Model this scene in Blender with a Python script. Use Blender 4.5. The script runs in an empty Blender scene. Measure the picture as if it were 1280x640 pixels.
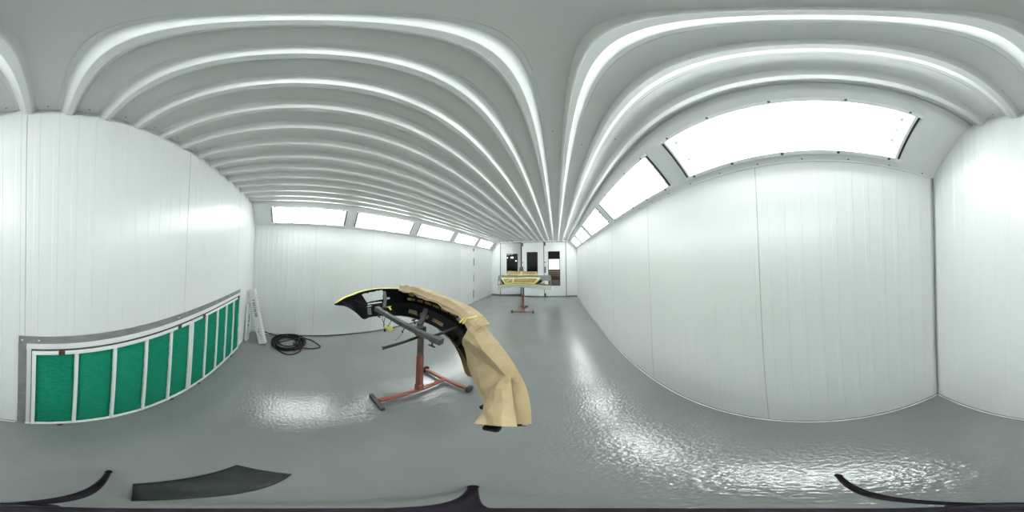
import bpy, bmesh, math, random
from mathutils import Vector, Matrix, noise

random.seed(7)
scene = bpy.context.scene
COL = scene.collection

# ------------------------------------------------------------------ room size
XL, XR = -3.104, 0.963          # side walls
YB, YF = -0.898, 7.473          # filter wall / door wall
ZT, ZC = 2.214, 2.583           # top of the upright walls / underside of ceiling ribs
IL, IR = 0.263, 0.340           # how far the sloped light panels lean in
CAMZ = 1.6

# ------------------------------------------------------------------ materials
MATS = {}
def mat(name, col, rough=0.5, metal=0.0, spec=0.5, emit=None, estr=0.0, coat=0.0):
    m = bpy.data.materials.new(name); m.use_nodes = True
    b = m.node_tree.nodes['Principled BSDF']
    b.inputs['Base Color'].default_value = (*col, 1)
    b.inputs['Roughness'].default_value = rough
    b.inputs['Metallic'].default_value = metal
    b.inputs['Specular IOR Level'].default_value = spec
    if coat:
        b.inputs['Coat Weight'].default_value = coat
        b.inputs['Coat Roughness'].default_value = 0.15
    if emit:
        b.inputs['Emission Color'].default_value = (*emit, 1)
        b.inputs['Emission Strength'].default_value = estr
    MATS[name] = m
    return m

def noisy(name, col_a, col_b, scale, rough=0.5, bump=0.0, bscale=None, metal=0.0, spec=0.5, detail=4.0,
          lo=0.35, hi=0.65, stretch=(1, 1, 1), bdist=0.01):
    """two colour procedural material with an optional bump"""
    m = mat(name, col_a, rough, metal, spec)
    nt = m.node_tree; N = nt.nodes; L = nt.links
    b = N['Principled BSDF']
    tc = N.new('ShaderNodeTexCoord'); mp = N.new('ShaderNodeMapping')
    mp.inputs['Scale'].default_value = stretch
    L.new(tc.outputs['Object'], mp.inputs['Vector'])
    n = N.new('ShaderNodeTexNoise'); n.inputs['Scale'].default_value = scale; n.inputs['Detail'].default_value = detail
    L.new(mp.outputs['Vector'], n.inputs['Vector'])
    r = N.new('ShaderNodeValToRGB')
    r.color_ramp.elements[0].position = lo; r.color_ramp.elements[0].color = (*col_a, 1)
    r.color_ramp.elements[1].position = hi; r.color_ramp.elements[1].color = (*col_b, 1)
    L.new(n.outputs['Fac'], r.inputs['Fac']); L.new(r.outputs['Color'], b.inputs['Base Color'])
    if bump:
        n2 = N.new('ShaderNodeTexNoise'); n2.inputs['Scale'].default_value = bscale or scale
        n2.inputs['Detail'].default_value = 2.0
        L.new(mp.outputs['Vector'], n2.inputs['Vector'])
        bp = N.new('ShaderNodeBump'); bp.inputs['Strength'].default_value = bump
        bp.inputs['Distance'].default_value = bdist
        L.new(n2.outputs['Fac'], bp.inputs['Height']); L.new(bp.outputs['Normal'], b.inputs['Normal'])
    return m

noisy('wall_paint', (0.755, 0.77, 0.765), (0.78, 0.795, 0.79), 1.2, rough=0.29, spec=1.0, detail=2)
mat('seam_sealant', (0.58, 0.58, 0.55), 0.6)
mat('white_steel', (0.80, 0.815, 0.81), 0.35)
mat('ceiling_paint', (0.66, 0.672, 0.667), 0.33, spec=1.0)
mat('slope_paint', (0.68, 0.695, 0.69), 0.35)
noisy('floor_paint', (0.195, 0.204, 0.202), (0.215, 0.224, 0.222), 1.5, rough=0.045, bump=0.27, bscale=44, spec=0.7, bdist=0.010)
mat('joint_dark', (0.035, 0.035, 0.035), 0.7)
noisy('zinc_trim', (0.19, 0.20, 0.20), (0.24, 0.25, 0.25), 14, rough=0.42, metal=0.0)
mat('rubber_seal', (0.02, 0.02, 0.022), 0.5)
mat('reflector', (0.88, 0.90, 0.90), 0.35)
mat('tube_lit', (1, 1, 1), 0.3, emit=(0.975, 1.0, 0.985), estr=29.0)
mat('screw_steel', (0.10, 0.10, 0.10), 0.4, metal=0.6)
mat('black_plastic', (0.007, 0.007, 0.008), 0.6, spec=0.16)
mat('black_rubber', (0.011, 0.011, 0.011), 0.6, spec=0.25)
mat('handle_black', (0.02, 0.02, 0.02), 0.4)
noisy('filter_green', (0.006, 0.165, 0.098), (0.010, 0.235, 0.140), 22, rough=0.95, bump=0.6, bscale=60, spec=0.1, stretch=(1, 1, 4), bdist=0.01)
noisy('rust_clip', (0.10, 0.045, 0.022), (0.05, 0.035, 0.025), 60, rough=0.7)
noisy('red_oxide', (0.25, 0.060, 0.038), (0.20, 0.095, 0.07), 16, rough=0.55, bump=0.15, bscale=90, lo=0.4, hi=0.75)
noisy('worn_grey_steel', (0.078, 0.086, 0.087), (0.118, 0.118, 0.108), 18, rough=0.6, spec=0.3, bump=0.1, bscale=80)
noisy('dark_steel', (0.028, 0.029, 0.032), (0.050, 0.048, 0.047), 25, rough=0.55, spec=0.25)
noisy('brown_grey_steel', (0.085, 0.068, 0.06), (0.13, 0.10, 0.085), 20, rough=0.5)
noisy('primer_grey', (0.13, 0.14, 0.155), (0.15, 0.16, 0.17), 6, rough=0.6)
noisy('primer_pale', (0.33, 0.37, 0.36), (0.38, 0.42, 0.40), 6, rough=0.6)
noisy('kraft_paper', (0.40, 0.295, 0.165), (0.465, 0.355, 0.21), 5, rough=0.62, bump=0.35, bscale=16, spec=0.3, bdist=0.03)
noisy('kraft_dark', (0.34, 0.235, 0.13), (0.42, 0.30, 0.17), 6, rough=0.65, bump=0.3, bscale=24, spec=0.25)
noisy('yellow_tape', (0.78, 0.72, 0.17), (0.66, 0.60, 0.12), 18, rough=0.55)
noisy('ochre_tape', (0.42, 0.37, 0.09), (0.36, 0.31, 0.07), 14, rough=0.55)
noisy('pale_tape', (0.72, 0.70, 0.26), (0.64, 0.61, 0.20), 14, rough=0.55)
noisy('carton_white', (0.66, 0.67, 0.66), (0.71, 0.72, 0.71), 9, rough=0.6)
mat('print_dark', (0.05, 0.05, 0.065), 0.6)
mat('print_blue', (0.06, 0.06, 0.30), 0.6)
mat('module_grey', (0.30, 0.31, 0.31), 0.5)
noisy('tripod_black', (0.010, 0.008, 0.013), (0.016, 0.013, 0.019), 30, rough=0.5, spec=0.15)
noisy('dark_patch', (0.026, 0.029, 0.031), (0.042, 0.045, 0.047), 9, rough=0.8, spec=0.15, bump=0.3, bscale=40)  # tone of the sheet that stands in for the floor smear
noisy('workshop_concrete', (0.07, 0.068, 0.065), (0.10, 0.095, 0.09), 2, rough=0.6)
noisy('workshop_wall', (0.045, 0.045, 0.047), (0.06, 0.06, 0.06), 2, rough=0.8)
noisy('timber', (0.36, 0.17, 0.09), (0.46, 0.25, 0.15), 8, rough=0.7, stretch=(1, 8, 8))
mat('lamp_lit', (1, 1, 1), 0.4, emit=(1, 0.98, 0.95), estr=14.0)

def glass_mat(name, tint, ior):
    m = bpy.data.materials.new(name); m.use_nodes = True
    nt = m.node_tree; N = nt.nodes; L = nt.links
    N.remove(N['Principled BSDF'])
    f = N.new('ShaderNodeFresnel'); f.inputs['IOR'].default_value = ior
    t = N.new('ShaderNodeBsdfTransparent'); t.inputs['Color'].default_value = (*tint, 1)
    g = N.new('ShaderNodeBsdfGlossy'); g.inputs['Roughness'].default_value = 0.02
    mx = N.new('ShaderNodeMixShader')
    ge = N.new('ShaderNodeNewGeometry'); sb = N.new('ShaderNodeMath'); sb.operation = 'SUBTRACT'; sb.inputs[0].default_value = 1.0
    L.new(ge.outputs['Backfacing'], sb.inputs[1])
    mu = N.new('ShaderNodeMath'); mu.operation = 'MULTIPLY'
    L.new(f.outputs[0], mu.inputs[0]); L.new(sb.outputs[0], mu.inputs[1])
    L.new(mu.outputs[0], mx.inputs[0]); L.new(t.outputs[0], mx.inputs[1]); L.new(g.outputs[0], mx.inputs[2])
    L.new(mx.outputs[0], N['Material Output'].inputs['Surface'])
    MATS[name] = m
glass_mat('clear_glass', (0.97, 0.985, 0.98), 1.45)
glass_mat('tinted_glass', (0.72, 0.75, 0.75), 1.5)

# ------------------------------------------------------------------ mesh helpers
class MB:
    """collects world-space geometry for ONE mesh object"""
    def __init__(s): s.v = []; s.f = []; s.m = []; s.sm = []; s.fix = True
    def add(s, vs, fs, mi=0, smooth=False):
        b = len(s.v); s.v += [tuple(p) for p in vs]
        for f in fs:
            s.f.append([b + i for i in f]); s.m.append(mi); s.sm.append(smooth)
        return s
    def box(s, c, size, rot=None, mi=0, bev=0.0):
        hx, hy, hz = size[0] / 2, size[1] / 2, size[2] / 2
        c = Vector(c)
        if bev <= 0:
            vs = [Vector((x, y, z)) for x in (-hx, hx) for y in (-hy, hy) for z in (-hz, hz)]
            fs = [(0, 1, 3, 2), (4, 6, 7, 5), (0, 4, 5, 1), (2, 3, 7, 6), (0, 2, 6, 4), (1, 5, 7, 3)]
        else:
            # chamfered along every edge
            vs = []; idx = {}
            for sx in (-1, 1):
                for sy in (-1, 1):
                    for sz in (-1, 1):
                        for ax in range(3):
                            p = [sx * (hx - bev), sy * (hy - bev), sz * (hz - bev)]
                            p[ax] = (sx * hx, sy * hy, sz * hz)[ax]
                            idx[(sx, sy, sz, ax)] = len(vs); vs.append(Vector(p))
            fs = []
            for ax in range(3):
                a, b = [k for k in range(3) if k != ax]
                for sg in (-1, 1):
                    q = []
                    for (u, w) in ((-1, -1), (1, -1), (1, 1), (-1, 1)):
                        k = [0, 0, 0]; k[ax] = sg; k[a] = u; k[b] = w
                        q.append(idx[(*k, ax)])
                    fs.append(q if (sg > 0) == (ax != 1) else q[::-1])
            for ax in range(3):
                a, b = [k for k in range(3) if k != ax]
                for u in (-1, 1):
                    for w in (-1, 1):
                        k0 = [0, 0, 0]; k1 = [0, 0, 0]
                        k0[ax] = -1; k1[ax] = 1; k0[a] = k1[a] = u; k0[b] = k1[b] = w
                        fs.append([idx[(*k0, a)], idx[(*k1, a)], idx[(*k1, b)], idx[(*k0, b)]])
            for sx in (-1, 1):
                for sy in (-1, 1):
                    for sz in (-1, 1):
                        fs.append([idx[(sx, sy, sz, k)] for k in range(3)])
        if rot is not None: vs = [rot @ p for p in vs]
        return s.add([p + c for p in vs], fs, mi)
    def beam(s, a, b, w, h, mi=0, up=(0, 0, 1), bev=0.0):
        """box from a to b, w wide sideways, h along 'up'"""
        a, b = Vector(a), Vector(b); d = b - a; L = d.length; d.normalize()
        u = Vector(up); x = d.cross(u)
        if x.length < 1e-5: x = d.cross(Vector((1, 0, 0)))
        x.normalize(); z = x.cross(d)
        R = Matrix((x, d, z)).transposed()
        return s.box((a + b) / 2, (w, L, h), R, mi, bev)
    def cyl(s, a, b, r, r2=None, n=16, mi=0, cap=True):
        a, b = Vector(a), Vector(b); r2 = r if r2 is None else r2
        return s.tube([a, b], [r, r2], n, mi, cap)
    def tube(s, pts, r, n=10, mi=0, cap=True):
        pts = [Vector(p) for p in pts]; k = len(pts)
        rs = r if isinstance(r, (list, tuple)) else [r] * k
        t0 = (pts[1] - pts[0]).normalized()
        nrm = t0.cross(Vector((0, 0, 1)))
        if nrm.length < 1e-4: nrm = t0.cross(Vector((1, 0, 0)))
        nrm.normalize()
        vs = []
        for i, p in enumerate(pts):
            t = (pts[min(i + 1, k - 1)] - pts[max(i - 1, 0)]).normalized()
            nrm = (nrm - t * nrm.dot(t)); nrm.normalize(); bn = t.cross(nrm)
            for j in range(n):
                a = 2 * math.pi * j / n
                vs.append(p + (nrm * math.cos(a) + bn * math.sin(a)) * rs[i])
        fs = [[i * n + j, i * n + (j + 1) % n, (i + 1) * n + (j + 1) % n, (i + 1) * n + j] for i in range(k - 1) for j in range(n)]
        s.add(vs, fs, mi, True)
        if cap:
            b = len(s.v) - len(vs)
            s.f.append([b + j for j in range(n)][::-1]); s.m.append(mi); s.sm.append(False)
            s.f.append([b + (k - 1) * n + j for j in range(n)]); s.m.append(mi); s.sm.append(False)
        return s
    def prism(s, poly, p0, ax_u, ax_v, ext, mi=0, mis=None):
        """extrude a 2-D polygon (u,v) from p0 along vector ext"""
        p0, U, V, E = Vector(p0), Vector(ax_u), Vector(ax_v), Vector(ext)
        n = len(poly)
        a = [p0 + U * q[0] + V * q[1] for q in poly]
        vs = a + [p + E for p in a]
        base = len(s.v)
        s.add(vs, [], 0)
        for i in range(n):
            j = (i + 1) % n
            s.f.append([base + i, base + j, base + n + j, base + n + i]); s.m.append(mis[i] if mis else mi); s.sm.append(False)
        s.f.append([base + i for i in range(n)][::-1]); s.m.append(mi); s.sm.append(False)
        s.f.append([base + n + i for i in range(n)]); s.m.append(mi); s.sm.append(False)
        return s
    def grid(s, P, mi=0, hole=None, smooth=True, flip=False):
        s.fix = False
        nu, nv = len(P), len(P[0]); b = len(s.v)
        s.v += [tuple(P[i][j]) for i in range(nu) for j in range(nv)]
        for i in range(nu - 1):
            for j in range(nv - 1):
                if hole and hole(i, j): continue
                q = [b + i * nv + j, b + (i + 1) * nv + j, b + (i + 1) * nv + j + 1, b + i * nv + j + 1]
                s.f.append(q[::-1] if flip else q); s.m.append(mi(i, j) if callable(mi) else mi); s.sm.append(smooth)
        return s
    def build(s, name, mats, parent=None, label=None):
        me = bpy.data.meshes.new(name)
        org = Vector((0, 0, 0))
        if parent is not None: org = parent.location
        me.from_pydata([tuple(Vector(p) - org) for p in s.v], [], s.f)
        if not isinstance(mats, (list, tuple)): mats = [mats]
        for m in mats: me.materials.append(MATS[m])
        me.polygons.foreach_set('material_index', s.m)
        me.polygons.foreach_set('use_smooth', s.sm)
        me.validate(); me.update()
        if s.fix:
            bm = bmesh.new(); bm.from_mesh(me); bmesh.ops.recalc_face_normals(bm, faces=bm.faces[:]); bm.to_mesh(me); bm.free()
        o = bpy.data.objects.new(name, me); COL.objects.link(o)
        if parent is not None: o.parent = parent
        if label: o['label'] = label
        return o

def thing(name, label, cat, loc=(0, 0, 0), group=None):
    o = bpy.data.objects.new(name, None); COL.objects.link(o)
    o.location = loc; o['label'] = label; o['category'] = cat
    if group: o['group'] = group
    o.empty_display_size = 0.1
    return o
def tag(o, label, cat, group=None):
    o['label'] = label; o['category'] = cat
    if group: o['group'] = group
    return o
def struct(o, label=None, cat=None):
    o['kind'] = 'structure'
    if label: o['label'] = label
    if cat: o['category'] = cat
    return o
def sub(o, parent_part):
    """make o (already built against the same thing) a sub-part of a part"""
    o.parent = parent_part            # parts sit at their thing's origin, so the offset carries over unchanged
    return o
def solid(o, t, off=0.0, mo=0):
    m = o.modifiers.new('thickness', 'SOLIDIFY'); m.thickness = t; m.offset = off; m.material_offset = mo
    return o

# ================================================================== THE SETTING
# ---- floor
b = MB(); b.box(((XL + XR) / 2, (YB + YF) / 2, -0.05), (XR - XL + 0.3, YF - YB + 0.3, 0.1))
struct(b.build('floor', 'floor_paint'), 'glossy grey painted floor of the booth', 'floor')

# ---- upright walls of ribbed white sandwich panels: real shallow ribs and sealed panel joints
def wall(name, p0, along, outward, length, z1, rib0, seams, label, z0=0.0):
    """p0: inner corner on the floor; along: unit dir; outward: unit dir away from the room"""
    pitch, ribw, rise, ew = 0.1025, 0.034, 0.0011, 0.004
    ev = []                                   # (s, depth-into-room)
    s = rib0 % pitch
    while s + ribw < length - 0.01:
        if s > 0.012 and not any(-0.012 < q - s < ribw + 0.012 for q in seams):
            ev += [(s, 0, 0), (s + ew, rise, 0), (s + ribw - ew, rise, 0), (s + ribw, 0, 0)]
        s += pitch
    for q in seams:
        ev += [(q - 0.003, 0, 1), (q - 0.002, -0.003, 1), (q + 0.002, -0.003, 1), (q + 0.003, 0, 0)]
    ev.sort(key=lambda e: e[0])
    poly = [(0, 0)] + [(e[0], e[1]) for e in ev] + [(length, 0), (length, -0.06), (0, -0.06)]
    mis = [0] + [e[2] for e in ev] + [0, 0, 0]
    A, O = Vector(along), Vector(outward)
    m = MB(); m.prism(poly, Vector(p0) + Vector((0, 0, z0)), A, -O, (0, 0, z1 - z0), 0, mis)
    return struct(m.build(name, ['wall_paint', 'seam_sealant']), label, 'wall')

wall('wall_right', (XR, YB, 0), (0, 1, 0), (1, 0, 0), YF - YB, ZT, -0.14 - YB - 0.017, [0.325 - YB + 1.175 * k for k in range(0, 6)],
     'white ribbed panel wall on the right of the booth')
wall('wall_left', (XL, YB, 0), (0, 1, 0), (-1, 0, 0), YF - YB, ZT, 0.04, [0.30 - YB + 1.175 * k for k in range(0, 6)],
     'white ribbed panel wall on the far left of the booth')
wall('wall_back', (XL, YB, 0), (1, 0, 0), (0, -1, 0), XR - XL, 2.70, 0.026 - XL - 0.0, [0.100 - XL, 0.100 - XL - 1.175, 0.100 - XL - 2.35],
     'white ribbed panel wall above the green filters')

# door wall: two fixed side panels; a header closes the top
b = MB()
b.box(((XL - 2.640) / 2, YF + 0.03, 1.36), (-2.640 - XL, 0.06, 2.64))
b.box(((0.455 + XR) / 2, YF + 0.03, 1.36), (XR - 0.455, 0.06, 2.64))
b.box(((XL + XR) / 2, YF + 0.03, 2.66), (XR - XL, 0.06, 0.18))
struct(b.build('wall_front', 'white_steel'), 'white fixed panels either side of the doors', 'wall')
b = MB()
b.box(((XL - 2.640) / 2, YF + 0.034, 0.02), (-2.640 - XL, 0.05, 0.04))
b.box(((0.455 + XR) / 2, YF + 0.034, 0.02), (XR - 0.455, 0.05, 0.04))
struct(b.build('trim_1', 'joint_dark'), 'dark gap under the fixed door-wall panels', 'trim')

# ceiling: one pressed sheet with hat-shaped ribs running to the doors
x0, x1 = XL + IL - 0.02, XR - IR + 0.02
prof = [(x0, ZC + 0.050)]
screws = []
k = -12
while True:
    xc = -0.122 + 0.2125 * k
    if xc + 0.06 > x1: break
    if xc - 0.05 > x0:
        prof += [(xc - 0.036, ZC + 0.050), (xc - 0.016, ZC + 0.002), (xc - 0.014, ZC), (xc + 0.013, ZC), (xc + 0.016, ZC + 0.002), (xc + 0.050, ZC + 0.050),
                 (xc + 0.0665, ZC + 0.050), (xc + 0.067, ZC + 0.0525), (xc + 0.0685, ZC + 0.0525), (xc + 0.069, ZC + 0.050)]
        screws.append(xc + 0.115)
    k += 1
prof += [(x1, ZC + 0.050), (x1, ZC + 0.12), (x0, ZC + 0.12)]
b = MB(); b.prism(prof, (0, YB - 0.01, 0), (1, 0, 0), (0, 0, 1), (0, YF - YB + 0.02, 0))
for xs in screws:
    for ys in (YB + 0.045, YB + 0.045 + 2.2 + random.uniform(-.5, .5), YF - 0.12, 4.2 + random.uniform(-.8, .8)):
        b.cyl((xs, ys, ZC + 0.0495), (xs, ys, ZC + 0.0465), 0.0045, n=8, mi=1)
struct(b.build('ceiling', ['ceiling_paint', 'screw_steel']), 'grey white ribbed metal ceiling', 'ceiling')
b = MB(); b.box(((XL + XR) / 2, YF - 0.012, 2.59), (XR - XL - 0.2, 0.024, 0.075))
struct(b.build('trim_2', 'white_steel'), 'metal strip where the ceiling meets the doors', 'trim')

# sloped panels that hold the lights
LIGHT_Y = [(-0.545 + 1.590 * k, -0.545 + 1.590 * k + 1.370) for k in range(5)]
def slope_frame(side):
    """returns P(y, w, d): y along booth, w up the slope, d out of the room"""
    if side == 'right':
        base = Vector((XR, 0, ZT)); up = Vector((-IR, 0, ZC - ZT))
    else:
        base = Vector((XL, 0, ZT)); up = Vector((IL, 0, ZC - ZT))
    Ls = up.length; up = up / Ls
    out = Vector((up.z, 0, -up.x)) if side == 'right' else Vector((-up.z, 0, up.x))
    if out.z < 0: out = -out
    return (lambda y, w, d=0.0: base + up * w + out * d + Vector((0, y, 0))), Ls, up, out
W0F, W1F = 0.160, 0.835
def slope(side, name):
    P, Ls, up, out = slope_frame(side)
    w0, w1 = Ls * W0F, Ls * W1F
    m = MB()
    def slab(y0, y1, a, c):
        vs = [P(y, w, d) for y in (y0, y1) for w in (a, c) for d in (0.0, 0.03)]
        m.add(vs, [(0, 1, 3, 2), (4, 6, 7, 5), (0, 4, 5, 1), (2, 3, 7, 6), (0, 2, 6, 4), (1, 5, 7, 3)])
    top = Ls + 0.05
    slab(YB - .005, YF + .005, -0.012, w0); slab(YB - .005, YF + .005, w1, top)
    ys = [YB - .005] + [q for p in LIGHT_Y for q in p] + [YF + .005]
    for i in range(0, len(ys), 2): slab(ys[i], ys[i + 1], w0, w1)
    return struct(m.build(name, 'slope_paint'), 'sloped white metal panel holding the %s row of lights' % side, 'ceiling')
slope('right', 'ceiling_slope_right'); slope('left', 'ceiling_slope_left')

# sealant bead and small dark screws where the slopes meet the walls
for side, n in (('right', 3), ('left', 4)):
    P, Ls, up, out = slope_frame(side)
    m = MB()
    m.beam(P(YB, 0.004, -0.004), P(YF, 0.004, -0.004), 0.012, 0.008)
    y = YB + 0.12
    while y < YF:
        m.cyl(P(y, 0.020, -0.001), P(y, 0.020, -0.005), 0.005, n=8, mi=1); y += 0.27
    struct(m.build('trim_%d' % n, ['white_steel', 'screw_steel']), 'thin white bead along the top of the %s wall' % side, 'trim')

# corner and floor trims
b = MB(); b.beam((XR - 0.007, YB + 0.007, 0), (XR - 0.007, YB + 0.007, ZT), 0.022, 0.010, up=(1, 1, 0))
struct(b.build('trim_5', 'zinc_trim'), 'dark grey strip up the corner right of the filters', 'trim')
b = MB(); b.beam((XL + 0.004, YB + 0.004, 0), (XL + 0.004, YB + 0.004, ZT), 0.012, 0.006, up=(1, 1, 0))
struct(b.build('trim_6', 'seam_sealant'), 'thin grey strip up the corner left of the filters', 'trim')
def baseboard(name, a, c, inward, label):
    a, c, n = Vector(a), Vector(c), Vector(inward)
    m = MB()
    m.beam(a + n * .006 + Vector((0, 0, .005)), c + n * .006 + Vector((0, 0, .005)), .012, .010, mi=0)
    m.beam(a + n * .0015 + Vector((0, 0, .0145)), c + n * .0015 + Vector((0, 0, .0145)), .003, .009, mi=1)
    struct(m.build(name, ['white_steel', 'joint_dark']), label, 'baseboard')
baseboard('baseboard_right', (XR, YB, 0), (XR, YF, 0), (-1, 0, 0), 'white bead at the foot of the right wall')
baseboard('baseboard_left', (XL, YB, 0), (XL, YF, 0), (1, 0, 0), 'white bead at the foot of the left wall')
baseboard('baseboard_back', (0.15, YB, 0), (XR, YB, 0), (0, 1, 0), 'white bead at the foot of the filter wall')

# ---- doors
def door_leaf(name, w, hinge, ang, win, label, handles):
    """leaf built along +x from its left edge, front face y=0, then turned about that edge. win=(x0,x1,z0,z1)"""
    R = Matrix.Rotation(ang, 3, 'Z'); H = Vector(hinge)
    T = lambda p: H + R @ Vector(p)
    z0, z1 = 0.035, 2.555
    a, c, d, e = win
    m = MB()
    def bx(x0_, x1_, zz0, zz1, y0=0.0, y1=0.05, mm=m, mi=0):
        vs = [T((x, y, z)) for x in (x0_, x1_) for y in (y0, y1) for z in (zz0, zz1)]
        mm.add(vs, [(0, 1, 3, 2), (4, 6, 7, 5), (0, 4, 5, 1), (2, 3, 7, 6), (0, 2, 6, 4), (1, 5, 7, 3)], mi)
    bx(0.006, a, z0, z1); bx(c, w - 0.006, z0, z1); bx(a, c, z0, d); bx(a, c, e, z1)
    o = struct(m.build(name, 'white_steel'), label, 'door')
    fr = MB()
    t = 0.028
    bx(a, c, d, d + t, -0.004, 0.054, fr); bx(a, c, e - t, e, -0.004, 0.054, fr)
    bx(a, a + t, d + t, e - t, -0.004, 0.054, fr); bx(c - t, c, d + t, e - t, -0.004, 0.054, fr)
    f = fr.build('window_frame', 'rubber_seal', o, 'black rubber window frame')
    g = MB(); bx(a + t, c - t, d + t, e - t, 0.02, 0.026, g); g.build('pane', 'tinted_glass', f, 'dark glass pane')
    for kind, x, za, zb in handles:
        h = MB()
        if kind == 'handle':
            bx(x - 0.018, x + 0.018, za, zb, -0.022, -0.012, h)
            bx(x - 0.010, x + 0.010, za + .02, za + .05, -0.012, 0.0, h); bx(x - 0.010, x + 0.010, zb - .05, zb - .02, -0.012, 0.0, h)
        else:
            bx(x - 0.022, x + 0.022, za, zb, -0.012, 0.0, h); bx(x - 0.010, x + 0.010, za + .015, zb - .015, -0.02, -0.012, h)
        h.build(kind, 'handle_black', o, 'black %s' % kind)
    return o
D1, D2, D3, D4 = -2.635, -1.590, -0.520, 0.450
door_leaf('door_1', D2 - D1 - 0.05, (D1, YF, 0), math.radians(22), (0.285, 0.835, 0.95, 2.04), 'left door leaf, pushed slightly open, behind the taped bumper',
          [('handle', 0.945, 1.08, 1.36)])
def astragal(name, x, label):
    m = MB(); m.box((x, YF - 0.012, 1.295), (0.075, 0.022, 2.52), bev=0.003)
    return m
o2 = door_leaf('door_2', D3 - D2, (D2, YF, 0), 0.0, (0.235, 0.750, 0.92, 2.09), 'middle door leaf with a dark window', [])
astragal('', D2 + 0.045, '').build('astragal', 'white_steel', o2)
for za, zb, kd in ((2.36, 2.53, 'latch'), (1.585, 1.63, 'lock'), (1.15, 1.42, 'handle')):
    m = MB()
    m.box((D2 + 0.050, YF - 0.030, (za + zb) / 2), (0.055 if kd == 'latch' else 0.045, 0.02, zb - za), bev=0.003)
    if kd == 'handle': m.box((D2 + 0.050, YF - 0.045, (za + zb) / 2), (0.016, 0.02, zb - za - .06), bev=0.003)
    m.build(kd, 'handle_black', o2, 'black %s' % kd)
o3 = door_leaf('door_3', D4 - D3, (D3, YF, 0), 0.0, (0.160, 0.705, 0.525, 2.11), 'right door leaf with a tall window', [])
astragal('', D3 + 0.020, '').build('astragal', 'white_steel', o3)
for za, zb, kd in ((2.37, 2.54, 'latch'), (1.585, 1.63, 'lock'), (1.12, 1.42, 'handle'), (0.03, 0.17, 'floor_bolt')):
    m = MB()
    m.box((D3 + 0.020, YF - 0.030, (za + zb) / 2), (0.055, 0.02, zb - za), bev=0.003)
    if kd == 'handle': m.box((D3 + 0.020, YF - 0.045, (za + zb) / 2), (0.016, 0.02, zb - za - .06), bev=0.003)
    m.build(kd, 'worn_grey_steel' if kd == 'handle' else 'handle_black', o3)
b = MB()
b.box(((D1 + D4) / 2, YF + 0.03, 0.006), (D4 - D1, 0.12, 0.012))
struct(b.build('trim_7', 'joint_dark'), 'dark threshold under the doors', 'trim')

n_ = 10
for xs, lab in ((D1 - .012, 'left of the left door leaf'), (D4 + .010, 'right of the right door leaf'), (D3 - .030, 'between the middle and right door leaves')):
    m = MB(); m.box((xs, YF - .003, 1.29), (.026, .008, 2.53)); struct(m.build('trim_%d' % n_, 'joint_dark'), 'dark rubber seal ' + lab, 'trim'); n_ += 1
m = MB(); m.box(((D1 + D4) / 2, YF - .003, 2.545), (D4 - D1, .008, .022)); struct(m.build('trim_%d' % n_, 'joint_dark'), 'dark seal along the top of the doors', 'trim')

# personnel door in the left wall: flush leaf with three hinges
o4b = MB()
o4b.box((XL + 0.004, 5.16, 1.03), (0.006, 0.86, 2.04), bev=0.001)
o4 = struct(o4b.build('door_4', 'white_steel'), 'flush white service door in the far left wall', 'door')
for za, zb in ((1.48, 1.77), (0.84, 1.14), (0.20, 0.53)):
    m = MB(); m.box((XL + 0.008, 5.605, (za + zb) / 2), (0.014, 0.035, zb - za), bev=0.003)
    m.cyl((XL + 0.017, 5.605, za), (XL + 0.017, 5.605, zb), 0.009, n=10)
    m.build('hinge', 'worn_grey_steel', o4, 'grey hinge')
m = MB(); m.box((XL + 0.006, 5.605, 2.10), (0.012, 0.06, 0.10), bev=0.002); m.build('top_bracket', 'worn_grey_steel', o4, 'grey bracket')

# ---- grey metal surround and white sub-frame of the filters
b = MB()
b.box(((0.135 - 2.385) / 2, YB + 0.006, 1.045), (2.52, 0.008, 0.052))
b.box((0.112, YB + 0.006, 0.5095), (0.050, 0.008, 1.019))
b.box((-2.378, YB + 0.006, 0.5095), (0.016, 0.008, 1.019))
for xs in (0.115, 0.02, -1.0, -2.0): b.cyl((xs, YB + 0.010, 1.045), (xs, YB + 0.013, 1.045), 0.006, n=8, mi=1)
struct(b.build('trim_8', ['zinc_trim', 'white_steel']), 'dark grey metal border round the green filters', 'trim')
b = MB()
b.box((-1.142, YB + 0.008, 0.995), (2.462, 0.012, 0.05)); b.box((-1.142, YB + 0.012, 0.012), (2.462, 0.02, 0.024))
b.box((0.072, YB + 0.008, 0.497), (0.030, 0.012, 0.946)); b.box((-2.350, YB + 0.008, 0.497), (0.036, 0.012, 0.946))
struct(b.build('trim_9', 'white_steel'), 'white sub-frame round the green filters', 'trim')

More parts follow.
